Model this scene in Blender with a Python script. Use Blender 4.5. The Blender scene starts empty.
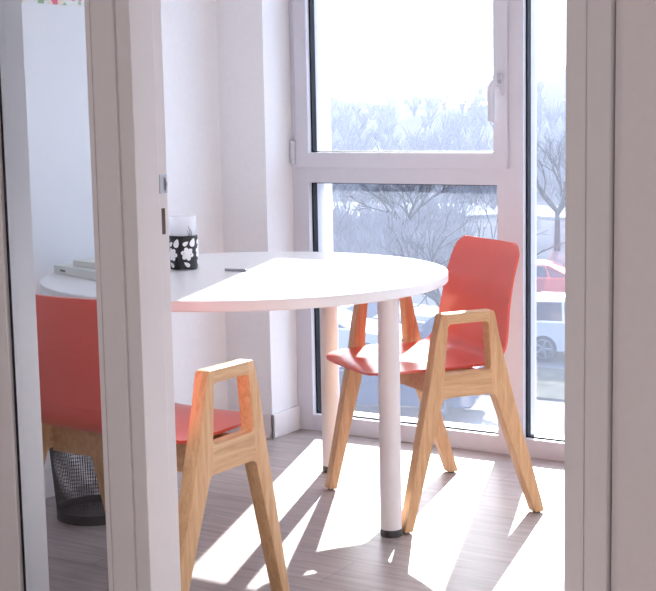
import bpy, bmesh, math, random
from math import sin, cos, tan, radians, pi, sqrt, hypot, atan2
from mathutils import Vector, Matrix

scene = bpy.context.scene
col = scene.collection
random.seed(7)

# ------------------------------------------------------------------ materials
def new_mat(name):
    m = bpy.data.materials.new(name); m.use_nodes = True
    nt = m.node_tree; nt.nodes.clear()
    out = nt.nodes.new('ShaderNodeOutputMaterial')
    return m, nt, out

def ramp(nt, fac, stops, mode='LINEAR'):
    r = nt.nodes.new('ShaderNodeValToRGB'); r.color_ramp.interpolation = mode
    el = r.color_ramp.elements
    while len(el) < len(stops): el.new(0.5)
    for e, (p, c) in zip(el, stops):
        e.position = p; e.color = (c[0], c[1], c[2], 1)
    nt.links.new(fac, r.inputs['Fac']); return r.outputs['Color']

def coords(nt, scale=(1, 1, 1), rot=(0, 0, 0), kind='Object'):
    tc = nt.nodes.new('ShaderNodeTexCoord'); mp = nt.nodes.new('ShaderNodeMapping')
    mp.inputs['Scale'].default_value = scale; mp.inputs['Rotation'].default_value = rot
    nt.links.new(tc.outputs[kind], mp.inputs['Vector']); return mp.outputs['Vector']

def noise(nt, vec, scale, detail=4, rough=.55, dist=0):
    n = nt.nodes.new('ShaderNodeTexNoise')
    n.inputs['Scale'].default_value = scale; n.inputs['Detail'].default_value = detail
    n.inputs['Roughness'].default_value = rough; n.inputs['Distortion'].default_value = dist
    nt.links.new(vec, n.inputs['Vector']); return n.outputs['Fac']

def mix(nt, fac, a, b, mode='MIX'):
    m = nt.nodes.new('ShaderNodeMix'); m.data_type = 'RGBA'; m.blend_type = mode
    for k, v in ((0, fac), (6, a), (7, b)):
        if isinstance(v, (int, float)): m.inputs[k].default_value = v
        elif isinstance(v, tuple): m.inputs[k].default_value = (*v, 1)
        else: nt.links.new(v, m.inputs[k])
    return m.outputs[2]

def bump(nt, h, strength, dist=.002):
    b = nt.nodes.new('ShaderNodeBump'); b.inputs['Strength'].default_value = strength
    b.inputs['Distance'].default_value = dist; nt.links.new(h, b.inputs['Height']); return b.outputs['Normal']

def principled(nt, out, base, rough=.5, metal=0., spec=.5, normal=None, coat=0.):
    p = nt.nodes.new('ShaderNodeBsdfPrincipled')
    if isinstance(base, tuple): p.inputs['Base Color'].default_value = (*base, 1)
    else: nt.links.new(base, p.inputs['Base Color'])
    if isinstance(rough, (int, float)): p.inputs['Roughness'].default_value = rough
    else: nt.links.new(rough, p.inputs['Roughness'])
    p.inputs['Metallic'].default_value = metal
    p.inputs['Specular IOR Level'].default_value = spec
    p.inputs['Coat Weight'].default_value = coat
    if normal: nt.links.new(normal, p.inputs['Normal'])
    nt.links.new(p.outputs[0], out.inputs['Surface']); return p

def plain(name, c, rough=.5, metal=0., spec=.5, var=.04, scale=30, bmp=.02, coat=0.):
    m, nt, out = new_mat(name)
    v = coords(nt); n = noise(nt, v, scale)
    lo = tuple(max(0, x * (1 - var)) for x in c); hi = tuple(min(1, x * (1 + var)) for x in c)
    base = ramp(nt, n, [(.3, lo), (.7, hi)])
    principled(nt, out, base, rough, metal, spec, bump(nt, n, bmp) if bmp else None, coat)
    return m

def wood(name, dark, mid, light, axis):
    m, nt, out = new_mat(name)
    sc = {'x': (2, 30, 30), 'z': (30, 30, 2)}[axis]
    v = coords(nt, sc)
    n1 = noise(nt, v, 2.2, 5, .6, .6)
    n2 = noise(nt, coords(nt, tuple(s * 4 for s in sc)), 3, 3, .6)
    base = ramp(nt, n1, [(.28, dark), (.5, mid), (.72, light)])
    base = mix(nt, .25, base, ramp(nt, n2, [(.35, dark), (.65, light)]))
    principled(nt, out, base, .42, 0, .4, bump(nt, n2, .05))
    return m

M = {}
M['wall'] = plain('white wall paint', (.80, .80, .82), .75, spec=.25, var=.015, scale=60, bmp=.03)
M['corridor'] = plain('corridor wall paint', (.74, .70, .70), .75, spec=.2, var=.015, scale=60, bmp=.03)
M['ceiling'] = plain('ceiling paint', (.82, .82, .81), .85, spec=.2, var=.01)
M['joinery'] = plain('satin white joinery', (.74, .71, .715), .42, spec=.4, var=.01, bmp=.01)
M['frame_white'] = plain('white powder coat', (.60, .60, .66), .38, spec=.45, var=.01, bmp=.01)
M['gasket'] = plain('black rubber gasket', (.006, .007, .012), .6, spec=.25, var=.1)
M['laminate'] = plain('white laminate', (.83, .82, .83), .28, spec=.45, var=.008, bmp=.0)
M['edgeband'] = plain('white table edge', (.80, .80, .82), .4, var=.01, bmp=.0)
M['leg_white'] = plain('white painted tube', (.72, .69, .70), .35, var=.01, bmp=.0)
M['dark_cap'] = plain('dark grey plastic', (.06, .06, .065), .5, var=.1)
M['steel'] = plain('brushed steel', (.42, .42, .45), .35, metal=.8, var=.06, scale=80)
M['slot'] = plain('dark brown slot', (.10, .065, .05), .7, var=.1)
M['oak_leg'] = wood('oak upright grain', (.43, .24, .115), (.60, .365, .19), (.71, .47, .27), 'z')
M['oak_rail'] = wood('oak lengthwise grain', (.44, .25, .12), (.60, .37, .195), (.70, .47, .275), 'x')
M['red_shell'] = plain('coral red shell', (.70, .115, .085), .3, spec=.5, var=.03, scale=12, bmp=.01, coat=.12)
M['mesh_black'] = plain('black wire', (.016, .017, .022), .45, var=.1)
m, nt, out = new_mat('frosted white glass')
pb = principled(nt, out, (.86, .87, .90), .35, 0, .4); tl = nt.nodes.new('ShaderNodeBsdfTranslucent'); tl.inputs['Color'].default_value = (.88, .90, .95, 1)
tp = nt.nodes.new('ShaderNodeBsdfTransparent'); m1 = nt.nodes.new('ShaderNodeMixShader'); m2 = nt.nodes.new('ShaderNodeMixShader')
m1.inputs[0].default_value = .5; m2.inputs[0].default_value = .45
nt.links.new(pb.outputs[0], m1.inputs[1]); nt.links.new(tl.outputs[0], m1.inputs[2])
nt.links.new(m1.outputs[0], m2.inputs[1]); nt.links.new(tp.outputs[0], m2.inputs[2]); nt.links.new(m2.outputs[0], out.inputs['Surface'])
M['cup_white'] = m
M['print_white'] = plain('white print', (.82, .82, .84), .5, var=.01, bmp=0)
M['cup_black'] = plain('black cup band', (.008, .008, .010), .45, var=.1, bmp=0)
M['paper'] = plain('off white pages', (.74, .74, .70), .8, var=.02)
M['cover'] = plain('pale green cover', (.74, .77, .72), .5, var=.04, scale=14)
M['cover2'] = plain('cream cover', (.80, .80, .76), .5, var=.03, scale=14)
M['ink'] = plain('dark print', (.10, .12, .12), .6)
M['pen'] = plain('grey pen barrel', (.40, .41, .46), .3, metal=.3)
M['car_white'] = plain('white car paint', (.56, .58, .63), .25, spec=.5, var=.01, coat=.5, bmp=0)
M['car_blue'] = plain('dark blue car paint', (.035, .06, .13), .25, spec=.5, var=.02, coat=.5, bmp=0)
M['car_grey'] = plain('silver grey car paint', (.26, .29, .36), .28, spec=.5, var=.02, coat=.5, bmp=0)
M['car_glass'] = plain('dark car glass', (.025, .035, .06), .12, spec=.6, var=.02, bmp=0)
M['car_red'] = plain('red car paint', (.42, .045, .05), .25, spec=.5, var=.02, coat=.5, bmp=0)
M['tyre'] = plain('black tyre', (.02, .02, .024), .8)
M['alloy'] = plain('silver alloy', (.16, .17, .2), .4, metal=.4)
M['tail'] = plain('red tail lamp', (.45, .03, .03), .25)
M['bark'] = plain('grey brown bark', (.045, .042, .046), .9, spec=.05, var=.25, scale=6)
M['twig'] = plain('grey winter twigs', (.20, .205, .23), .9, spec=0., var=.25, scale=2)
M['render'] = plain('pale house render', (.50, .50, .52), .9, var=.06, scale=3)
M['redroof'] = plain('red roof sheet', (.52, .11, .11), .7, var=.12, scale=2)
M['greyroof'] = plain('grey roof tiles', (.20, .19, .20), .8, var=.1, scale=3)
M['facade'] = plain('facade render', (.62, .62, .64), .85, var=.03)

# laminate plank floor
m, nt, out = new_mat('grey oak plank floor')
v = coords(nt, (1, 1, 1), kind='Object')
br = nt.nodes.new('ShaderNodeTexBrick')
br.inputs['Scale'].default_value = 1; br.inputs['Brick Width'].default_value = 1.28
br.inputs['Row Height'].default_value = .19; br.inputs['Mortar Size'].default_value = .0012
br.inputs['Mortar Smooth'].default_value = .3
br.inputs['Color1'].default_value = (.35, .308, .305, 1); br.inputs['Color2'].default_value = (.41, .362, .357, 1)
br.inputs['Mortar'].default_value = (.20, .165, .155, 1)
nt.links.new(v, br.inputs['Vector'])
g = noise(nt, coords(nt, (1.2, 16, 1)), 3.0, 6, .62, .8)
grain = ramp(nt, g, [(.3, (.72, .70, .68)), (.7, (1.15, 1.14, 1.13))])
base = mix(nt, 1.0, br.outputs['Color'], grain, 'MULTIPLY')
principled(nt, out, base, .36, 0, .45, bump(nt, g, .04))
M['floor'] = m

# window glass: clear pane with a translucent veil mixed in to imitate outdoor haze
def glass(name, veil, tint=(1, 1, 1)):
    m, nt, out = new_mat(name)
    tr = nt.nodes.new('ShaderNodeBsdfTransparent'); tr.inputs['Color'].default_value = (*tint, 1)
    gl = nt.nodes.new('ShaderNodeBsdfGlossy'); gl.inputs['Roughness'].default_value = .0
    fr = nt.nodes.new('ShaderNodeFresnel')
    ge = nt.nodes.new('ShaderNodeNewGeometry'); ir = nt.nodes.new('ShaderNodeMapRange')   # same reflectance on both faces of the sheet
    ir.inputs['To Min'].default_value = 1.5; ir.inputs['To Max'].default_value = 1 / 1.5
    nt.links.new(ge.outputs['Backfacing'], ir.inputs['Value']); nt.links.new(ir.outputs[0], fr.inputs['IOR'])
    mx = nt.nodes.new('ShaderNodeMixShader')
    nt.links.new(fr.outputs[0], mx.inputs[0]); nt.links.new(tr.outputs[0], mx.inputs[1]); nt.links.new(gl.outputs[0], mx.inputs[2])
    last = mx.outputs[0]
    if veil:
        tl = nt.nodes.new('ShaderNodeBsdfTranslucent'); tl.inputs['Color'].default_value = (.72, .80, 1.0, 1)
        n = noise(nt, coords(nt), 6, 5, .6)
        mr = nt.nodes.new('ShaderNodeMapRange')
        mr.inputs['To Min'].default_value = veil * .85; mr.inputs['To Max'].default_value = veil * 1.15
        nt.links.new(n, mr.inputs['Value'])
        m2 = nt.nodes.new('ShaderNodeMixShader'); nt.links.new(mr.outputs[0], m2.inputs[0])
        nt.links.new(last, m2.inputs[1]); nt.links.new(tl.outputs[0], m2.inputs[2]); last = m2.outputs[0]
    nt.links.new(last, out.inputs['Surface'])
    return m
M['pane'] = glass('haze veil window glass', .030)
M['sidepane'] = glass('clear sidelight glass', 0, (.90, .93, .95))

# outdoor ground surfaces
def ground_mat(name, a, b, sc, spec=0.):
    m, nt, out = new_mat(name)
    n = noise(nt, coords(nt), sc, 6, .65)
    principled(nt, out, ramp(nt, n, [(.35, a), (.65, b)]), .9, 0, spec)
    return m
M['asphalt'] = ground_mat('pale parking asphalt', (.095, .095, .105), (.145, .145, .155), .35, .15)
M['verge'] = ground_mat('dry grass verge', (.05, .055, .048), (.10, .10, .085), 1.6)
M['road'] = ground_mat('pale gravel road', (.26, .26, .27), (.34, .34, .35), .3)
m, nt, out = new_mat('winter hillside')
v = coords(nt, (1, 1, 1))
n1 = noise(nt, v, .03, 6, .7); n2 = noise(nt, v, .35, 5, .7)
b1 = ramp(nt, n1, [(.35, (.05, .056, .07)), (.62, (.085, .09, .105))])
b2 = ramp(nt, n2, [(.35, (.04, .046, .06)), (.68, (.10, .10, .115))])
principled(nt, out, mix(nt, .5, b1, b2), .95, 0, 0.)
M['hill'] = m

# floral print
m, nt, out = new_mat('floral print paper')
v = coords(nt, (1, 1, 1))
vo = nt.nodes.new('ShaderNodeTexVoronoi'); vo.inputs['Scale'].default_value = 26; nt.links.new(v, vo.inputs['Vector'])
pet = ramp(nt, vo.outputs['Distance'], [(.0, (1, 1, 1)), (.42, (1, 1, 1)), (.5, (0, 0, 0)), (1, (0, 0, 0))])
hue = nt.nodes.new('ShaderNodeSeparateColor'); nt.links.new(vo.outputs['Color'], hue.inputs[0])
pc = ramp(nt, hue.outputs[0], [(0, (.75, .12, .22)), (.35, (.85, .35, .45)), (.6, (.28, .45, .25)), (.8, (.80, .70, .55)), (1, (.3, .4, .5))], 'CONSTANT')
principled(nt, out, mix(nt, pet, (.78, .78, .74), pc), .6)
M['floral'] = m

# ------------------------------------------------------------------ mesh helpers
def link(name, bm, mat, parent=None, smooth=None):
    me = bpy.data.meshes.new(name)
    bmesh.ops.recalc_face_normals(bm, faces=bm.faces)
    if smooth is not None:
        for f in bm.faces: f.smooth = True
        for e in bm.edges:
            if len(e.link_faces) == 2 and e.calc_face_angle(0) > radians(smooth): e.smooth = False
    bm.to_mesh(me); bm.free()
    mats = mat if isinstance(mat, list) else [mat]
    for x in mats: me.materials.append(x)
    o = bpy.data.objects.new(name, me); col.objects.link(o)
    if parent: o.parent = parent
    return o

def tag(o, label=None, cat=None, group=None, kind=None):
    if label: o['label'] = label
    if cat: o['category'] = cat
    if group: o['group'] = group
    if kind: o['kind'] = kind
    return o

def empty(name, loc=(0, 0, 0), rz=0):
    o = bpy.data.objects.new(name, None); col.objects.link(o)
    o.location = loc; o.rotation_euler = (0, 0, rz); o.empty_display_size = .1
    return o

def box(bm, x0, x1, y0, y1, z0, z1, bev=0, mi=0, seg=2):
    t = bmesh.new()
    bmesh.ops.create_cube(t, size=1)
    for v in t.verts:
        v.co = Vector((x0 + (v.co.x + .5) * (x1 - x0), y0 + (v.co.y + .5) * (y1 - y0), z0 + (v.co.z + .5) * (z1 - z0)))
    if bev: bmesh.ops.bevel(t, geom=t.edges[:], offset=bev, segments=seg, affect='EDGES', profile=.5)
    for f in t.faces: f.material_index = mi
    merge(bm, t); return bm

def merge(bm, t):
    me = bpy.data.meshes.new('tmp'); t.to_mesh(me); t.free(); bm.from_mesh(me); bpy.data.meshes.remove(me)

def boxes(*bs, bev=0):
    bm = bmesh.new()
    for b in bs: box(bm, *b, bev=bev)
    return bm

def lathe(bm, prof, n=40, cx=0, cy=0, mi=0, close=False):
    rings = []
    for r, z in prof:
        if r < 1e-6: rings.append([bm.verts.new((cx, cy, z))])
        else: rings.append([bm.verts.new((cx + r * cos(2 * pi * k / n), cy + r * sin(2 * pi * k / n), z)) for k in range(n)])
    pairs = list(zip(rings, rings[1:]))
    if close: pairs.append((rings[-1], rings[0]))
    for a, b in pairs:
        for k in range(n):
            k2 = (k + 1) % n
            if len(a) == 1 and len(b) == 1: continue
            if len(a) == 1: f = bm.faces.new((a[0], b[k2], b[k]))
            elif len(b) == 1: f = bm.faces.new((a[k], a[k2], b[0]))
            else: f = bm.faces.new((a[k], a[k2], b[k2], b[k]))
            f.material_index = mi
    return bm

def tube(bm, pts, r, n=8, cap=True):
    pts = [Vector(p) for p in pts]; rs = r if isinstance(r, (list, tuple)) else [r] * len(pts)
    rings = []
    for i, p in enumerate(pts):
        d = (pts[min(i + 1, len(pts) - 1)] - pts[max(i - 1, 0)]).normalized()
        a = d.orthogonal().normalized() if i == 0 else (a - d * a.dot(d)).normalized()
        b = d.cross(a)
        rings.append([bm.verts.new(p + (a * cos(2 * pi * k / n) + b * sin(2 * pi * k / n)) * rs[i]) for k in range(n)])
    for A, B in zip(rings, rings[1:]):
        for k in range(n): bm.faces.new((A[k], A[(k + 1) % n], B[(k + 1) % n], B[k]))
    if cap:
        bm.faces.new(rings[0][::-1]); bm.faces.new(rings[-1])
    return bm

def fillet(poly, n=5):
    out = []
    N = len(poly)
    for i in range(N):
        x, y, r = poly[i]; p = Vector((x, y)); a = Vector(poly[i - 1][:2]); b = Vector(poly[(i + 1) % N][:2])
        if r <= 0: out.append(p); continue
        u = (a - p).normalized(); v = (b - p).normalized()
        ang = u.angle(v); t = min(r / tan(ang / 2), (a - p).length * .45, (b - p).length * .45)
        s = p + u * t; e = p + v * t
        for k in range(n + 1):
            q = k / n; out.append((1 - q) ** 2 * s + 2 * q * (1 - q) * p + q * q * e)
    return out

def ring_frame(bm, x0, x1, z0, z1, y0, y1, l, r, b, t):
    """rectangular frame as one closed ring with mitred corners"""
    o = [(x0, z0), (x1, z0), (x1, z1), (x0, z1)]; i = [(x0 + l, z0 + b), (x1 - r, z0 + b), (x1 - r, z1 - t), (x0 + l, z1 - t)]
    V = {}
    for nm, P in (('o', o), ('i', i)):
        for yn, y in (('f', y0), ('k', y1)):
            V[nm + yn] = [bm.verts.new((p[0], y, p[1])) for p in P]
    for k in range(4):
        j = (k + 1) % 4
        bm.faces.new((V['of'][k], V['of'][j], V['if'][j], V['if'][k]))
        bm.faces.new((V['ok'][j], V['ok'][k], V['ik'][k], V['ik'][j]))
        bm.faces.new((V['of'][j], V['of'][k], V['ok'][k], V['ok'][j]))
        bm.faces.new((V['if'][k], V['if'][j], V['ik'][j], V['ik'][k]))
    return bm

def struct(name, bm, mat, label, cat, parent=None, smooth=None):
    o = link(name, bm, mat, parent, smooth)
    if not parent: tag(o, label, cat, kind='structure')
    return o

# ------------------------------------------------------------------ room shell
CEIL = 2.55
XL, XR = -3.14, 1.4           # office side walls
YD0, YD1 = 2.14, 2.26         # partition with the door
YW0, YW1 = 4.51, 4.63         # window frame depth
struct('floor', boxes((-6.0, 1.6, -1.2, 4.66, -.12, 0)), M['floor'], 'grey oak plank floor running through office and corridor', 'floor')
struct('ceiling', boxes((-6.0, 1.6, -1.2, 4.8, CEIL, CEIL + .12)), M['ceiling'], 'plain white ceiling over the office', 'ceiling')
struct('wall_left', boxes((XL - .12, XL, YD1, 4.8, 0, CEIL)), M['wall'], 'white office side wall behind the round table', 'wall')
struct('wall_right', boxes((XR, XR + .12, YD1, 4.8, 0, CEIL)), M['wall'], 'white office wall on the far side of the doorway', 'wall')
bm = boxes((XL, -2.935, 4.33, 4.8, 0, CEIL))
struct('wall_pilaster', bm, M['wall'], 'white pilaster standing between side wall and window', 'pillar')
bm = boxes((.0, XR, YW0, 4.8, 0, CEIL), (-2.935, 0.0, YW0, 4.8, 2.42, CEIL))
struct('wall_window', bm, M['wall'], 'white wall around the tall window', 'wall')
def base_board(name, segs, label):
    bm = bmesh.new()
    for s in segs: box(bm, *s, bev=.003)
    return struct(name, bm, M['joinery'], label, 'baseboard')
base_board('baseboard_left', [(XL, XL + .012, YD1, 4.318, 0, .095)], 'white baseboard along the office side wall')
base_board('baseboard_pilaster', [(XL, -2.923, 4.318, 4.33, 0, .095), (-2.935, -2.923, 4.318, YW0, 0, .095)], 'white baseboard wrapped around the pilaster')
# corridor
struct('wall_corridor_left', boxes((-6.0, -5.88, -1.2, YD1, 0, CEIL)), M['corridor'], 'corridor end wall', 'wall')
struct('wall_corridor_right', boxes((1.48, 1.6, -1.2, YD0, 0, CEIL)), M['corridor'], 'corridor end wall beyond the doorway', 'wall')
struct('wall_corridor_back', boxes((-6.0, 1.6, -1.2, -1.08, 0, CEIL)), M['corridor'], 'corridor wall behind the viewer', 'wall')
struct('wall_front_right', boxes((-.786, 1.6, YD0 + .012, YD1, 0, CEIL), (-2.32, -.786, YD0 + .012, YD1, 2.16, CEIL)), M['corridor'],
       'grey white corridor wall on the right of the doorway', 'wall')
struct('wall_front_left', boxes((-5.88, -2.20, YD0 + .012, YD1 - .03, 0, CEIL)), M['corridor'], 'corridor wall left of the glazed strip', 'wall')

# door frame with glazed sidelight (no door leaf in view: it is swung out of sight)
door = tag(empty('door_1', (-1.3, YD0, 0)), 'white door frame with a narrow glazed strip on its left', 'door frame', kind='structure')
def dpart(name, bm, mat, smooth=None, label=None):
    for v in bm.verts: v.co -= Vector((-1.3, YD0, 0))
    o = link(name, bm, mat, door, smooth)
    if label: o['label'] = label
    return o
bm = bmesh.new()
box(bm, -1.8585, -1.800, YD0, YD1, 0, 2.16, bev=.0025)                 # post face
box(bm, -1.801, -1.794, YD0 + .006, YD1, 0, 2.16)                     # groove
box(bm, -1.795, -1.760, YD0 + .001, 2.215, 0, 2.10, bev=.002)         # lining stop
box(bm, -1.795, -1.772, 2.214, 2.256, 0, 2.10, bev=.0012)             # rebate
dpart('jamb', bm, M['joinery'])
bm = bmesh.new()
box(bm, -.866, -.831, YD0 + .001, 2.215, 0, 2.10, bev=.002)
box(bm, -.851, -.828, 2.214, 2.262, 0, 2.10, bev=.0012)
box(bm, -.832, -.828, YD0 + .004, YD1, 0, 2.16)
box(bm, -.829, -.789, YD0 - .002, YD1, 0, 2.16, bev=.0025)
dpart('jamb', bm, M['joinery'])
bm = bmesh.new()
box(bm, -1.760, -.866, YD0 + .001, 2.262, 2.06, 2.16, bev=.002)
dpart('head', bm, M['joinery'])
bm = bmesh.new()                                                      # sidelight post on its far side, deep reveal
box(bm, -2.20, -2.124, YD0, 2.226, 0, 2.16, bev=.0025)
box(bm, -2.126, -2.118, YD0 + .012, 2.224, 0, 2.16)
box(bm, -2.118, -1.862, YD0 + .004, 2.224, 0, .10)
box(bm, -2.118, -1.862, YD0 + .004, 2.224, 2.10, 2.16)
dpart('sidelight_frame', bm, M['joinery'])
bm = bmesh.new(); box(bm, -1.8735, -1.8605, YD0 + .001, YD0 + .02, .10, 2.10, bev=.002)
box(bm, -1.861, -1.858, YD0 + .008, YD0 + .02, 0, 2.10)
dpart('glazing_bead', bm, M['joinery'])
bm = bmesh.new(); box(bm, -2.1205, -2.1178, YD0 + .008, YD0 + .0125, .10, 2.10)
dpart('glazing_gasket', bm, M['gasket'], label='thin dark gasket line')
bm = bmesh.new(); box(bm, -2.119, -1.872, YD0 + .0135, YD0 + .0195, .10, 2.10)
dpart('sidelight_pane', bm, M['sidepane'])
bm = bmesh.new()
box(bm, -1.7725, -1.7705, 2.230, 2.254, 1.088, 1.126, bev=.0006)
tube(bm, [(-1.7705, 2.247, 1.094), (-1.7685, 2.249, 1.107), (-1.7705, 2.247, 1.120)], .0025, 6)
dpart('strike_plate', bm, M['steel'], label='grey metal latch plate')
bm = bmesh.new(); box(bm, -1.7723, -1.7712, 2.234, 2.245, 1.005, 1.058, bev=.0005)
dpart('bolt_slot', bm, M['slot'], label='brown lock slot')

# ------------------------------------------------------------------ window
win = tag(empty('window_1', (-2.4, YW0, 0)), 'white framed floor to ceiling window with opening upper sash', 'window', kind='structure')
def wpart(name, bm, mat, parent=win, smooth=None, label=None):
    for v in bm.verts: v.co -= Vector((-2.4, YW0, 0))
    o = link(name, bm, mat, parent, smooth)
    if label: o['label'] = label
    return o
WX0, WX1, WT = -2.935, 0.0, 2.42
bm = bmesh.new()
box(bm, WX0, -2.864, YW0, YW1, 0, WT, bev=.002)                         # left stile
box(bm, -2.078, -1.979, YW0, YW1, 0, WT, bev=.002)                      # mullion
box(bm, -1.03, -.93, YW0, YW1, 0, WT, bev=.002)
box(bm, -.09, WX1, YW0, YW1, 0, WT, bev=.002)
for a, b in ((-2.866, -2.076), (-1.981, -1.028), (-.932, -.088)):
    box(bm, a, b, YW0 + .0005, YW1, 0, .066, bev=.002)
    box(bm, a, b, YW0 + .0005, YW1, 2.36, WT, bev=.002)
box(bm, -2.866, -2.076, YW0 + .0005, YW1, .967, 1.04, bev=.002)        # transom
wpart('frame', bm, M['frame_white'])
def gasket_ring(bm, x0, x1, z0, z1):
    ring_frame(bm, x0, x1, z0, z1, YW0 + .024, YW0 + .054, .006, .003, .005, .004)
for (x0, x1, z0, z1) in ((-2.864, -2.078, .066, .967), (-1.979, -1.03, .066, 2.36), (-.93, -.09, .066, 2.36)):
    bm = bmesh.new(); gasket_ring(bm, x0, x1, z0, z1); wpart('gasket', bm, M['gasket'], label='black rubber seal')
    bm = bmesh.new(); box(bm, x0, x1, YW0 + .055, YW0 + .061, z0, z1); wpart('pane', bm, M['pane'])
# sash
bm = bmesh.new(); ring_frame(bm, -2.910, -2.0326, 1.024, 2.39, YW0 - .014, YW0 + .07, .057, .0545, .057, .05)
bmesh.ops.bevel(bm, geom=bm.edges[:], offset=.002, segments=1, affect='EDGES')
sash = wpart('sash', bm, M['frame_white'])
def sash_part(name, bm, mat, label=None, smooth=None): return wpart(name, bm, mat, sash, smooth, label)
bm = bmesh.new(); ring_frame(bm, -2.853, -2.0871, 1.081, 2.34, YW0 + .010, YW0 + .040, .006, .003, .004, .003)
sash_part('gasket', bm, M['gasket'], 'black rubber seal')
bm = bmesh.new(); box(bm, -2.853, -2.0871, YW0 + .041, YW0 + .047, 1.081, 2.34); sash_part('pane', bm, M['pane'])
bm = bmesh.new()
box(bm, -2.071, -2.047, YW0 - .022, YW0 - .014, 1.278, 1.352, bev=.003)
tube(bm, [(-2.059, YW0 - .02, 1.322), (-2.059, YW0 - .05, 1.322)], .009, 10)
hp = [(-2.055, YW0 - .050, 1.327), (-2.066, YW0 - .052, 1.323), (-2.074, YW0 - .053, 1.308), (-2.076, YW0 - .053, 1.28), (-2.075, YW0 - .053, 1.19)]
tube(bm, hp, [.009, .0115, .013, .013, .0115], 10)
sash_part('handle', bm, M['frame_white'], smooth=40)
bm = bmesh.new()
for z0, z1 in ((1.038, 1.058), (1.0605, 1.102), (1.1045, 1.125)):
    lathe(bm, [(0, z0), (.0095, z0), (.0095, z1), (0, z1)], 14, -2.920, YW0 - .018)
box(bm, -2.93, -2.905, YW0 - .012, YW0 - .002, 1.03, 1.13)
sash_part('hinge', bm, M['frame_white'], smooth=40)

# ------------------------------------------------------------------ chairs
def frame_piece(side):
    """one piece of the A-shaped side frame; local x = front to back, z = up"""
    outer = fillet([(.0, 0, .004), (.028, 0, .004), (.133, .390, .022), (.308, .390, .022), (.452, 0, .004), (.487, 0, .004),
                    (.381, .354, .06), (.346, .482, .06), (.327, .555, .06), (.308, .642, .014), (.130, .642, .014), (.109, .56, .06), (.094, .465, .06)])
    hole = fillet([(.138, .463, .014), (.296, .463, .014), (.287, .610, .014), (.152, .610, .014)])
    t = bmesh.new()
    es = []
    for P in (outer, hole):
        vs = [t.verts.new((p.x, 0, p.y)) for p in P]
        es += [t.edges.new((vs[i], vs[(i + 1) % len(vs)])) for i in range(len(vs))]
    bmesh.ops.triangle_fill(t, use_beauty=True, use_dissolve=False, edges=es)
    r = bmesh.ops.extrude_face_region(t, geom=t.faces[:])
    for v in r['geom']:
        if isinstance(v, bmesh.types.BMVert): v.co.y += .040
    bmesh.ops.recalc_face_normals(t, faces=t.faces)
    sharp = [e for e in t.edges if len(e.link_faces) == 2 and e.calc_face_angle(0) > radians(60) and abs(e.verts[0].co.y - e.verts[1].co.y) < 1e-5]
    bmesh.ops.bevel(t, geom=sharp, offset=.0035, segments=2, affect='EDGES', profile=.6)
    def cut(p, n):
        g = t.verts[:] + t.edges[:] + t.faces[:]
        bmesh.ops.bisect_plane(t, geom=g, plane_co=p, plane_no=n, clear_outer=True)
        bmesh.ops.holes_fill(t, edges=[e for e in t.edges if e.is_boundary])
    nA = Vector((.146, 0, -.014)).normalized(); pA = Vector((.1365, 0, .463))
    nB = Vector((.146, 0, .009)).normalized(); pB = Vector((.2975, 0, .463))
    if side == 'front': cut(pA, nA)
    elif side == 'rear': cut(pB, -nB)
    else:
        cut(pA, -nA); cut(pB, nB)
        cut(Vector((0, 0, .56)), Vector((0, 0, -1 if side == 'top' else 1)))
    return t

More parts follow.
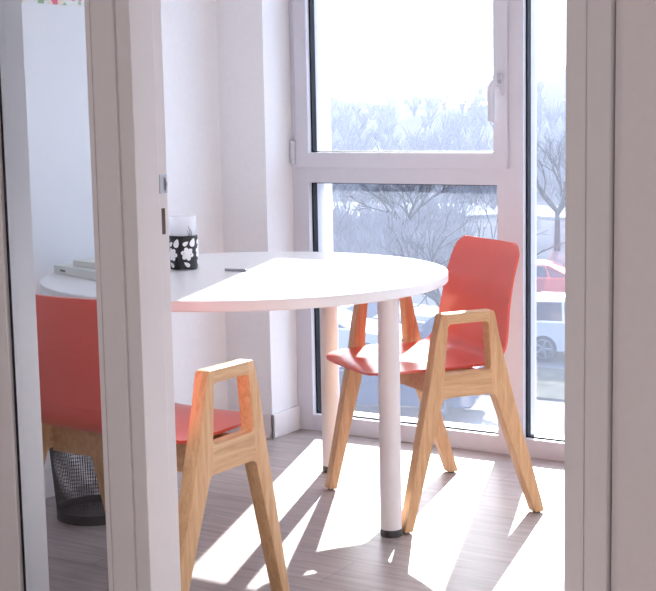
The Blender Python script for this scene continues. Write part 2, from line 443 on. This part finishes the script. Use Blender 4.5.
W_OUT, S_MID = .577, .25
def chair_parts(root):
    def put(name, bm, mat, parent=root, smooth=35):
        for v in bm.verts: v.co += Vector((-S_MID, -W_OUT / 2, 0))
        return link(name, bm, mat, parent, smooth)
    for y in (0, .537):
        for side, foot in (('front', (.014, 0)), ('rear', (.4695, 0))):
            b = frame_piece(side)
            for v in b.verts: v.co += Vector((0, y, .004))
            lg = put('leg', b, M['oak_leg'])
            g = lathe(bmesh.new(), [(0, 0), (.011, 0), (.011, .006), (0, .006)], 14, foot[0], y + .020)
            put('foot_glide', g, M['dark_cap'], lg)
        b = frame_piece('top')
        for v in b.verts: v.co += Vector((0, y, .004))
        put('armrest', b, M['oak_rail'])
        b = frame_piece('bottom')
        for v in b.verts: v.co += Vector((0, y, .004))
        put('side_rail', b, M['oak_rail'])
    for s in (.150, .262):
        b = bmesh.new(); box(b, s, s + .026, .034, .543, .384, .4585, bev=.003)
        put('cross_rail', b, M['oak_rail'])
    # shell: one bent sheet, split where the seat turns up into the backrest
    prof = [(-.044, .4605), (-.040, .462), (-.030, .4645), (-.010, .4675), (.03, .4695), (.08, .470), (.14, .469), (.20, .468), (.26, .468), (.315, .470), (.345, .475),
            (.368, .484), (.385, .498), (.397, .517), (.405, .545), (.411, .58), (.418, .625), (.427, .675), (.439, .725), (.453, .768), (.462, .792), (.467, .806), (.471, .818), (.4725, .825)]
    d = [0]
    for a, b in zip(prof, prof[1:]): d.append(d[-1] + hypot(b[0] - a[0], b[1] - a[1]))
    L = d[-1]; NV = 28; rows = []
    for (s, z), q in zip(prof, d):
        def edge(dd, r):
            return 0 if dd >= r else r - sqrt(max(0, r * r - (r - dd) ** 2))
        wide = .224 if z < .50 else .224 - .016 * min(1, (z - .50) / .12) - .014 * max(0, (z - .62) / .2)
        hw = wide - edge(q + .002, .11) * .85 - edge(L - q + .001, .055)
        k = max(0, min(1, (s - .3) / .1)) if z > .478 else 0
        row = []
        for j in range(NV + 1):
            u = -1 + 2 * j / NV
            x = s; zz = z
            if k: x -= .014 * k * (abs(u) ** 2.2)
            zz += .005 * (1 - k) * (abs(u) ** 3)
            row.append((x, .289 + u * hw, zz))
        rows.append(row)
    def sheet(r0, r1):
        b = bmesh.new(); V = [[b.verts.new(p) for p in rows[i]] for i in range(r0, r1 + 1)]
        for i in range(len(V) - 1):
            for j in range(NV): b.faces.new((V[i][j], V[i][j + 1], V[i + 1][j + 1], V[i + 1][j]))
        bmesh.ops.recalc_face_normals(b, faces=b.faces)
        up = sum((f.normal for f in b.faces), Vector()); 
        if up.z + -up.x * .5 < 0: bmesh.ops.reverse_faces(b, faces=b.faces)
        bmesh.ops.solidify(b, geom=b.faces[:], thickness=.0075)
        return b
    put('seat', sheet(0, 14), M['red_shell'], smooth=50)
    put('backrest', sheet(14, len(prof) - 1), M['red_shell'], smooth=50)

def make_chair(px, py, ang, outer_is_far, label):
    a = radians(ang); S = Vector((cos(a), sin(a), 0)); W = Vector((-sin(a), cos(a), 0))
    p = Vector((px, py, 0)) + S * S_MID + W * (W_OUT / 2) * (-1 if outer_is_far else 1)
    r = empty('armchair', p, a)
    return tag(r, label, 'chair', 'red oak framed armchairs at the round table')
chair_far = make_chair(-1.914, 3.505, 56, False, 'oak framed armchair with red shell standing in front of the window')
chair_parts(chair_far)
chair_near = make_chair(-1.922, 2.901, 267.5, True, 'oak framed armchair with red shell nearest the doorway, its back behind the glazed strip')
def copy_tree(src, dst):
    for ch in src.children:
        c = ch.copy(); c.parent = dst; col.objects.link(c)
        for g in ch.children:
            e = g.copy(); e.parent = c; col.objects.link(e)
copy_tree(chair_far, chair_near)

# ------------------------------------------------------------------ table
TC = Vector((-2.472, 3.52, 0)); TR = .624; TT = .75
tab = tag(empty('round_table', TC), 'large round white table on four white tube legs', 'table')
bm = lathe(bmesh.new(), [(0, TT - .03), (TR - .003, TT - .03), (TR, TT - .027), (TR, TT - .003), (TR - .003, TT), (0, TT)], 128)
for f in bm.faces:
    if abs(f.normal.z) < .5: f.material_index = 1
bm.normal_update()
for f in bm.faces: f.material_index = 0 if abs(f.normal.z) > .5 else 1
link('tabletop', bm, [M['laminate'], M['edgeband']], tab, 40)
for k in range(4):
    a = radians(-2.4 + 92 * k if k < 2 else -2.4 + 90 * k); x, y = .537 * cos(a), .537 * sin(a)
    if k == 0: x, y = .522, -.034
    if k == 1: x, y = -.013, .507
    if k == 2: x, y = -.545, .02
    if k == 3: x, y = -.045, -.545
    lg = link('leg', lathe(bmesh.new(), [(0, .022), (.0315, .022), (.0315, TT - .03), (0, TT - .03)], 32, x, y), M['leg_white'], tab, 40)
    link('foot_cap', lathe(bmesh.new(), [(0, 0), (.030, 0), (.0318, .004), (.0318, .022), (0, .022)], 32, x, y), M['dark_cap'], lg, 40)['label'] = 'dark foot cap'

# ------------------------------------------------------------------ things on the table
cup = tag(empty('tumbler', (-2.712, 3.525, TT)), 'tall white tumbler with a black band of white flowers', 'cup')
link('body', lathe(bmesh.new(), [(0, 0), (.038, 0), (.0415, .004), (.0425, .166), (.041, .168), (.0395, .166), (.0385, .008), (0, .006)], 48), M['cup_white'], cup, 40)
slv = link('sleeve', lathe(bmesh.new(), [(.0418, .003), (.0440, .003), (.0450, .108), (.0428, .109)], 48, close=True), M['cup_black'], cup, 40)
slv['label'] = 'black band'
def decal(bm, ang, z, pts, r0=.0442):
    """flat outline wrapped on the band as a thin raised print"""
    def P(u, w, dr): 
        zz = z + w; r = r0 + (zz / .108) * .001 + .0004 + dr; a = ang + u / r
        return (r * cos(a), r * sin(a), zz)
    c0 = bm.verts.new(P(0, 0, .0006)); ring = [bm.verts.new(P(u, w, .0004)) for u, w in pts]; low = [bm.verts.new(P(u, w, -.0006)) for u, w in pts]
    n = len(pts)
    for i in range(n):
        j = (i + 1) % n
        bm.faces.new((c0, ring[i], ring[j])); bm.faces.new((ring[i], low[i], low[j], ring[j]))
def flower(bm, ang, z, R, petals=5, rot=0):
    pts = []
    for k in range(60):
        t = 2 * pi * k / 60; r = R * (.62 + .38 * abs(cos(petals * (t + rot) / 2)) ** .7)
        pts.append((r * cos(t), r * sin(t)))
    decal(bm, ang, z, pts)
def leaf(bm, ang, z, L, Wd, rot):
    pts = []
    for k in range(24):
        t = 2 * pi * k / 24; x = L * cos(t); y = Wd * sin(t) * (1 - .4 * cos(t))
        pts.append((x * cos(rot) - y * sin(rot), x * sin(rot) + y * cos(rot)))
    decal(bm, ang, z, pts)
bm = bmesh.new()
face = atan2(-3.525, 2.712)
for da, z, R in ((.26, .052, .0215), (-.95, .050, .021), (1.45, .056, .021), (2.6, .05, .021), (3.7, .055, .021)):
    flower(bm, face + da, z, R, 6, da)
    leaf(bm, face + da - .12, z + .033, .010, .006, .6); leaf(bm, face + da - .05, z - .033, .011, .006, 2.5)
    leaf(bm, face + da + .42, z + .036, .014, .009, 1.2)
fl = link('flower_print', bm, M['print_white'], slv, 60); fl['label'] = 'white flower motifs'
bm = bmesh.new()
for da, h in ((.45, .032), (.58, .024), (.34, .018)):
    a = face + da
    tube(bm, [(.0452 * cos(a), .0452 * sin(a), .107), (.0436 * cos(a + .06), .0436 * sin(a + .06), .107 + h * .5), (.0436 * cos(a - .05), .0436 * sin(a - .05), .107 + h)], .0007, 6)
link('twig_print', bm, M['cup_black'], cup, 60)['label'] = 'thin black twig lines'

pen = tag(empty('pen', (-2.516, 3.537, TT), radians(5)), 'slim grey pen lying on the round table at the shadow edge', 'pen')
bm = tube(bmesh.new(), [(-.042, 0, .0045), (.028, 0, .0045)], .0042, 12); link('barrel', bm, M['pen'], pen, 40)
bm = tube(bmesh.new(), [(.028, 0, .0045), (.039, 0, .0038), (.043, 0, .0036)], [.0042, .0018, .0006], 12); link('tip', bm, M['steel'], pen, 40)

def booklet(loc, rz, w, d, h, cov, label, title):
    b = tag(empty('booklet', loc, rz), label, 'book', None)
    link('cover', boxes((0, w, 0, d, 0, .0018), (0, w, 0, d, h - .0018, h), (0, w, 0, .002, 0, h), bev=.0006), cov, b)
    link('pages', boxes((.003, w - .003, .002, d - .003, .0018, h - .0018)), M['paper'], b)
    if title:
        link('spine_print', boxes((.042, .078, -.0003, .0005, h * .35, h * .62)), M['ink'], b)
    return b
booklet((-3.035, 3.275, TT), radians(-21), .30, .21, .026, M['cover'], 'thick pale green booklet lying flat on the round table', True)
booklet((-2.955, 3.275, TT + .0262), radians(-14), .24, .17, .018, M['cover2'], 'thinner cream booklet lying on top of the pale green one', False)

# wire waste bin
bn = tag(empty('waste_bin', (-2.866, 3.235, 0)), 'small round black wire mesh waste bin on the floor under the table', 'bin')
link('base', lathe(bmesh.new(), [(0, .004), (.112, .004), (.118, .0), (.122, .0), (.1225, .030), (.119, .030), (.117, .008), (0, .008)], 64), M['mesh_black'], bn, 40)
bm = bmesh.new()
N = 110; H0, H1, R0, R1 = .028, .285, .1205, .140
for k in range(N):
    a = 2 * pi * k / N
    tube(bm, [(R0 * cos(a), R0 * sin(a), H0), (R1 * cos(a + .05), R1 * sin(a + .05), H1)], .0010, 4, cap=False)
for q in range(1, 22):
    f = q / 22; r = R0 + (R1 - R0) * f
    tube(bm, [(r * cos(2 * pi * k / 64), r * sin(2 * pi * k / 64), H0 + (H1 - H0) * f) for k in range(65)], .0009, 4, cap=False)
link('mesh_side', bm, M['mesh_black'], bn)
bm = bmesh.new(); K = 64
ringv = []
tube(bm, [((R1 + .001) * cos(2 * pi * k / K), (R1 + .001) * sin(2 * pi * k / K), H1) for k in range(K + 1)], .005, 8, cap=False)
link('rim', bm, M['mesh_black'], bn, 60)

# floral print on the side wall
fp = tag(empty('floral_poster', (XL + .002, 3.45, 1.75)), 'colourful floral paper print pinned high on the side wall', 'poster')
link('sheet', boxes((-.001, .0015, -.175, .165, -.155, .26)), M['floral'], fp)

# ------------------------------------------------------------------ outdoors
GZ = -5.3
struct('ground', boxes((-260, 160, 6, 96, GZ - .3, GZ)), M['asphalt'], 'pale parking ground below the window', 'ground')
bm = bmesh.new()
def strip(bm, pts, z0, z1):
    lo = [bm.verts.new((x, y, z0)) for x, y in pts]; hi = [bm.verts.new((x, y, z1)) for x, y in pts]
    n = len(pts); bm.faces.new(hi); bm.faces.new(lo[::-1])
    for i in range(n): bm.faces.new((lo[i], lo[(i + 1) % n], hi[(i + 1) % n], hi[i]))
strip(bm, [(-13.9, 28.2), (8, 29.2), (8, 32.4), (-14.9, 31.5)], GZ, GZ + .05)
struct('ground_verge', bm, M['verge'], 'dry grass strip in front of the parked white car', 'verge')
bm = bmesh.new(); strip(bm, [(-120, 60), (-38, 66), (-33.5, 72.5), (-28.2, 71.5), (40, 64), (40, 80), (-31.9, 79.5), (-120, 74)], GZ, GZ + .22)
struct('road', bm, M['road'], 'pale gravel road crossing beyond the car park', 'road')
# hillside
def ridge_h(az):
    pts = [(-60, .6), (-34, .3), (-31.5, .15), (-28.5, -.15), (-26.5, .05), (-25, -.1), (-23.3, .55), (-22, 1.1), (-10, 1.6), (20, 1.0)]
    for (a, h), (b, g) in zip(pts, pts[1:]):
        if a <= az <= b: return h + (g - h) * (az - a) / (b - a)
    return 1
def hill_z(x, y):
    d = hypot(x, y); az = math.degrees(atan2(x, y)); top = 1.26 + 320 * tan(radians(ridge_h(az)))
    f = max(0, min(1, (d - 84) / 236)); f = f * f * (3 - 2 * f)
    return GZ + (top - GZ) * f + 1.1 * f * sin(x * .11 + 1.3 * sin(y * .05)) + .5 * f * sin(x * .31 + y * .17)
bm = bmesh.new(); rows = []
for i in range(40):
    d = 46 + 274 * (i / 39)
    rows.append([bm.verts.new((d * sin(radians(a)), d * cos(radians(a)), hill_z(d * sin(radians(a)), d * cos(radians(a))) + (-.2 if i == 0 else .05))) for a in [x * .5 for x in range(-120, 60)]])
for A, B in zip(rows, rows[1:]):
    for k in range(len(A) - 1): bm.faces.new((A[k], A[k + 1], B[k + 1], B[k]))
last = rows[-1]; back = [bm.verts.new((v.co.x * 1.2, v.co.y * 1.2, -12)) for v in last]
for k in range(len(last) - 1): bm.faces.new((last[k], last[k + 1], back[k + 1], back[k]))
struct('hill', bm, M['hill'], 'long hazy wooded hillside on the horizon', 'hill', smooth=60)

def cone3(bm, p, q, r0, r1, n=3):
    d = (q - p).normalized(); a = d.orthogonal().normalized(); b = d.cross(a)
    A = [bm.verts.new(p + (a * cos(2 * pi * k / n) + b * sin(2 * pi * k / n)) * r0) for k in range(n)]
    B = [bm.verts.new(q + (a * cos(2 * pi * k / n) + b * sin(2 * pi * k / n)) * r1) for k in range(n)]
    for k in range(n): bm.faces.new((A[k], A[(k + 1) % n], B[(k + 1) % n], B[k]))
def branches(bm, p, d, L, r, depth, rnd, spread, up):
    q = p + d * L
    mid = p + d * L * .5 + Vector((rnd.uniform(-1, 1), rnd.uniform(-1, 1), rnd.uniform(-.5, .5))) * L * .07
    n = 5 if r > .03 else 3
    cone3(bm, p, mid, r, r * .82, n); cone3(bm, mid, q, r * .82, r * .62, n)
    if depth == 0: return
    for k in range(rnd.choice((2, 3, 3))):
        t = rnd.uniform(.45, 1); s = p + (q - p) * t
        v = (d + Vector((rnd.gauss(0, 1), rnd.gauss(0, 1), rnd.gauss(0, .7))) * spread + Vector((0, 0, up))).normalized()
        branches(bm, s, v, L * rnd.uniform(.6, .82), r * .58, depth - 1, rnd, spread, up)
def bare_tree(x, y, z, h, seed, label, depth=6, r=.16, tilt=(0, 0)):
    rnd = random.Random(seed)
    t = tag(empty('bare_tree', (x, y, z)), label, 'tree', 'bare trees around the car park')
    tr = bmesh.new(); top = Vector((tilt[0], tilt[1], h * .28))
    tube(tr, [(0, 0, -.1), tuple(top * .5), tuple(top)], [r * 1.25, r, r * .85], 8)
    link('trunk', tr, M['bark'], t, 60)
    bm = bmesh.new()
    for k in range(5):
        a = 2 * pi * k / 5 + rnd.random(); v = Vector((cos(a) * .75, sin(a) * .75, rnd.uniform(.5, 1.1))).normalized()
        branches(bm, top * rnd.uniform(.85, 1), v, h * .27, r * .6, depth - 1, rnd, .42, .10)
    link('branches', bm, M['bark'], t)
    return t
bare_tree(-14.7, 29.6, GZ, 4.9, 3, 'bare spreading tree behind the red backrest', 6, .13)
bare_tree(-29.5, 54.5, GZ, 4.6, 12, 'bare tree at the far edge of the car park, seen above the round table', 6, .13)
bare_tree(-23.4, 57.0, GZ, 6.6, 21, 'bare tree seen through the narrow window pane beside the mullion', 6, .13)

# woods on the lower hillside: a mass of winter twigs nobody could count
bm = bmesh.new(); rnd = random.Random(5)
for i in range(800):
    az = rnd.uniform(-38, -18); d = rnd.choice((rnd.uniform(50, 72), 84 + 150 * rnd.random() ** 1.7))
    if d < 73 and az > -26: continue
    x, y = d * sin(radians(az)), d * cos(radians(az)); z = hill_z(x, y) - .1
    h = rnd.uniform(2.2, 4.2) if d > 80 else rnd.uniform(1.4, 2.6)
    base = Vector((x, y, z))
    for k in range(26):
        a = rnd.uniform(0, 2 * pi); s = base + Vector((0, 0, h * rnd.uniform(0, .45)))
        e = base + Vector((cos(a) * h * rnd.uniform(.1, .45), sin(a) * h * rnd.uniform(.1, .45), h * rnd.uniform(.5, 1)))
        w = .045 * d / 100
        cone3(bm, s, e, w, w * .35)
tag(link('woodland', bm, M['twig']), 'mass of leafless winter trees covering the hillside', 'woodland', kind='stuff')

def house(x, y, w, d, h, rh, rz, roof, label):
    z = hill_z(x, y) - .4 if hypot(x, y) > 84 else GZ
    r = tag(empty('house', (x, y, z), rz), label, 'house', 'houses beyond the car park')
    link('walls', boxes((-w / 2, w / 2, -d / 2, d / 2, 0, h)), M['render'], r)
    bm = bmesh.new(); o = .35
    P = [(-w / 2 - o, -d / 2 - o, h - .1), (w / 2 + o, -d / 2 - o, h - .1), (w / 2 + o, 0, h + rh), (-w / 2 - o, 0, h + rh), (-w / 2 - o, d / 2 + o, h - .1), (w / 2 + o, d / 2 + o, h - .1)]
    v = [bm.verts.new(p) for p in P]
    bm.faces.new((v[0], v[1], v[2], v[3])); bm.faces.new((v[3], v[2], v[5], v[4])); bm.faces.new((v[0], v[3], v[4])); bm.faces.new((v[1], v[5], v[2])); bm.faces.new((v[0], v[4], v[5], v[1]))
    link('roof', bm, roof, r)
    for k in range(max(2, int(w / 2.4))):
        xx = -w / 2 + (k + .5) * w / max(2, int(w / 2.4))
        wn = link('window', boxes((xx - .45, xx + .45, -d / 2 - .05, -d / 2 + .02, h * .38, h * .8)), M['frame_white'], r)
        link('window_pane', boxes((xx - .36, xx + .36, -d / 2 - .06, -d / 2 - .04, h * .43, h * .76)), M['car_glass'], wn)
    return r
house(-118, 258, 10, 7, 3.2, 1.8, radians(20), M['greyroof'], 'pale house high on the hillside below the window handle')
house(-140, 262, 11, 7, 3.0, 1.8, radians(28), M['redroof'], 'pale house on the hillside, middle of the upper sash')

def car(x, y, rz, L, paint, label, suv=True):
    r = tag(empty('car', (x, y, GZ), rz), label, 'car', 'cars in the car park')
    hw = .9; Hb = 1.04; Hr = 1.60 if suv else 1.45
    prof = [(-L / 2, .45), (-L / 2 + .03, .75), (-L / 2 + .10, Hb), (-L / 2 + .9, Hb + .02), (L / 2 - 1.3, Hb - .02), (L / 2 - .35, Hb - .16), (L / 2 - .05, Hb - .32), (L / 2, .5), (L / 2 - .08, .26), (-L / 2 + .1, .28)]
    P = fillet([(a, b, .1) for a, b in prof], 3)
    bm = bmesh.new()
    secs = [(-hw, .06), (-hw * .94, .0), (hw * .94, .0), (hw, .06)]
    V = [[bm.verts.new((p.x * (1 - e * .04), yy, p.y - (e * .5 if p.y > .6 else -e * .5))) for p in P] for yy, e in secs]
    n = len(P)
    for A, B in zip(V, V[1:]):
        for k in range(n): bm.faces.new((A[k], A[(k + 1) % n], B[(k + 1) % n], B[k]))
    bm.faces.new(V[0]); bm.faces.new(V[-1][::-1])
    link('body', bm, paint, r, 35)
    def frust(x0, x1, X0, X1, w0, w1, z0, z1):
        bm = bmesh.new()
        v = [bm.verts.new(p) for p in ((x0, -w0, z0), (x1, -w0, z0), (x1, w0, z0), (x0, w0, z0), (X0, -w1, z1), (X1, -w1, z1), (X1, w1, z1), (X0, w1, z1))]
        for f in ((0, 1, 5, 4), (1, 2, 6, 5), (2, 3, 7, 6), (3, 0, 4, 7), (4, 5, 6, 7), (3, 2, 1, 0)): bm.faces.new([v[i] for i in f])
        return bm
    cb = frust(-L / 2 + .12, L / 2 - 1.25, -L / 2 + .42, L / 2 - 2.15, hw * .93, hw * .74, Hb - .05, Hr - .06)
    link('cabin_glass', cb, M['car_glass'], r)
    rf = frust(-L / 2 + .28, L / 2 - 2.0, -L / 2 + .5, L / 2 - 2.25, hw * .79, hw * .66, Hr - .10, Hr)
    bmesh.ops.bevel(rf, geom=rf.edges[:], offset=.03, segments=2, affect='EDGES')
    link('roof', rf, paint, r, 40)
    for sy in (-1, 1):
        w0, w1 = hw * .95, hw * .765
        for (a, b, wd) in ((-L / 2 + .14, -L / 2 + .42, .16), (-L / 2 + 1.35, -L / 2 + 1.30, .07), (-L / 2 + 2.25, -L / 2 + 2.1, .06), (L / 2 - 1.28, L / 2 - 2.12, .06)):
            link('pillar', tube(bmesh.new(), [(a, sy * w0, Hb - .06), (b, sy * w1, Hr - .07)], wd / 2, 6), paint, r, 50)
    for sx in (-L / 2 + .85, L / 2 - .9):
        for sy in (-1, 1):
            wh = lathe(bmesh.new(), [(0, -.11), (.26, -.11), (.34, -.09), (.35, 0), (.34, .09), (.26, .11), (0, .11)], 28)
            for v in wh.verts: v.co = Vector((sx + v.co.x, sy * (hw - .08) + v.co.z, .35 + v.co.y))
            w = link('wheel', wh, M['tyre'], r, 40)
            rm = bmesh.new(); y0 = sy * (hw + .035)
            for k in range(5):
                a = 2 * pi * k / 5
                tube(rm, [(sx, y0, .35), (sx + .23 * cos(a), y0, .35 + .23 * sin(a))], [.05, .035], 6)
            tube(rm, [(sx + .235 * cos(2 * pi * k / 24), y0, .35 + .235 * sin(2 * pi * k / 24)) for k in range(25)], .02, 6, cap=False)
            link('rim', rm, M['alloy'], w, 50)
    for sy in (-1, 1):
        link('tail_lamp', boxes((-L / 2 - .02, -L / 2 + .26, min(sy * .62, sy * .905), max(sy * .62, sy * .905), .72, .93), bev=.03), M['tail'], r)
        link('head_lamp', boxes((L / 2 - .42, L / 2 - .03, min(sy * .58, sy * .88), max(sy * .58, sy * .88), .62, .76), bev=.03), M['alloy'], r)
    return r
car(-12.55, 33.6, radians(12), 4.4, M['car_white'], 'white car parked behind the grass strip, in the narrow right pane')
car(-20.7, 35.6, radians(260), 4.5, M['car_grey'], 'silver grey car seen between table edge and left table leg', False)
car(-17.7, 35.0, radians(260), 4.5, M['car_blue'], 'dark blue car seen beside the red backrest')
car(-18.7, 30.2, radians(15), 4.3, M['car_white'], 'white car behind the far armrest of the window chair', False)
car(-14.6, 25.9, radians(195), 4.3, M['car_blue'], 'dark blue car below the seat of the window chair', False)

car(-17.4, 41.6, radians(20), 4.3, M['car_red'], 'red car parked beyond the white car, in the narrow right pane', False)

# winter haze lying over the valley
m, nt, out = new_mat('winter haze')
vs_ = nt.nodes.new('ShaderNodeVolumeScatter'); vs_.inputs['Color'].default_value = (.16, .185, .25, 1)
vs_.inputs['Density'].default_value = .004; vs_.inputs['Anisotropy'].default_value = .2
nt.links.new(vs_.outputs[0], out.inputs['Volume'])
tag(link('haze', boxes((-250, 60, 60, 330, -12, 24)), m), 'thin bluish winter haze over the valley', 'haze', kind='stuff')

# ------------------------------------------------------------------ light
w = bpy.data.worlds.new('bright hazy sky'); scene.world = w; w.use_nodes = True
nt = w.node_tree; nt.nodes.clear()
out = nt.nodes.new('ShaderNodeOutputWorld'); bg = nt.nodes.new('ShaderNodeBackground')
EL, AZ = radians(28), radians(-19)
to_sun = Vector((cos(EL) * sin(AZ), cos(EL) * cos(AZ), sin(EL)))
# hazy winter sky: brightest around the sun, dimmer and bluer on the opposite side
tc = nt.nodes.new('ShaderNodeTexCoord'); dt = nt.nodes.new('ShaderNodeVectorMath'); dt.operation = 'DOT_PRODUCT'
nt.links.new(tc.outputs['Generated'], dt.inputs[0]); dt.inputs[1].default_value = to_sun
mr = nt.nodes.new('ShaderNodeMapRange'); nt.links.new(dt.outputs['Value'], mr.inputs['Value'])
mr.inputs['From Min'].default_value = -1; mr.inputs['From Max'].default_value = 1
c = ramp(nt, mr.outputs[0], [(0, (.10, .14, .22)), (.5, (.20, .27, .42)), (.8, (.66, .79, 1.0)), (1, (.94, .97, 1.0))])
nt.links.new(c, bg.inputs['Color']); bg.inputs['Strength'].default_value = 4.6
nt.links.new(bg.outputs[0], out.inputs['Surface'])

s = bpy.data.lights.new('sun', 'SUN'); s.energy = 17; s.angle = radians(.6); s.color = (1, .985, .965)
so = bpy.data.objects.new('sun', s); col.objects.link(so)
so.rotation_euler = to_sun.to_track_quat('Z', 'Y').to_euler()

def corridor_fill_light(x, y, watts, label):  # unseen ceiling panel added to brighten the corridor side of the door wall
    t = tag(empty('corridor_fill_light', (x, y, CEIL)), label, 'light', 'added corridor fill lights')
    bm = bmesh.new(); ring_frame(bm, -.3, .3, -.3, .3, -.02, 0, .03, .03, .03, .03)
    for v in bm.verts: v.co = Vector((v.co.x, v.co.z, v.co.y))
    link('frame', bm, M['frame_white'], t)
    a = bpy.data.lights.new('corridor_fill', 'AREA'); a.shape = 'SQUARE'; a.size = .54; a.energy = watts; a.color = (1, .935, .94)
    ao = bpy.data.objects.new('corridor_fill', a); col.objects.link(ao); ao.parent = t; ao.location = (0, 0, -.012)
corridor_fill_light(-2.6, .4, 15.5, 'unseen square light added to brighten the corridor, towards the far end')
corridor_fill_light(.2, .4, 15.5, 'unseen square light added to brighten the corridor, by the doorway')

# ------------------------------------------------------------------ camera
f = 1400.; psi, th, ro = radians(31.7), math.atan(191 / 1400.), radians(1.1)
F0 = Vector((-sin(psi), cos(psi), 0)); R0 = Vector((cos(psi), sin(psi), 0)); Zv = Vector((0, 0, 1))
F = cos(th) * F0 - sin(th) * Zv; U0 = R0.cross(F)
R = cos(ro) * R0 - sin(ro) * U0; U = cos(ro) * U0 + sin(ro) * R0
cd = bpy.data.cameras.new('camera'); cd.sensor_fit = 'HORIZONTAL'; cd.sensor_width = 36; cd.lens = 36 * f / 656
cd.clip_start = .02; cd.clip_end = 2000
cam = bpy.data.objects.new('camera', cd); col.objects.link(cam)
Mx = Matrix((R, U, -F)).transposed().to_4x4(); Mx.translation = Vector((0, 0, 1.26)); cam.matrix_world = Mx
scene.camera = cam

vs = scene.view_settings
scene.display_settings.display_device = 'sRGB'
vs.view_transform = 'Standard'; vs.look = 'None'; vs.exposure = .23; vs.gamma = 1; vs.use_curve_mapping = False
cy = scene.cycles
cy.use_denoising = True
cy.max_bounces = 10; cy.diffuse_bounces = 6; cy.glossy_bounces = 4; cy.transmission_bounces = 6; cy.transparent_max_bounces = 12
cy.caustics_reflective = False; cy.caustics_refractive = False; cy.sample_clamp_indirect = 6
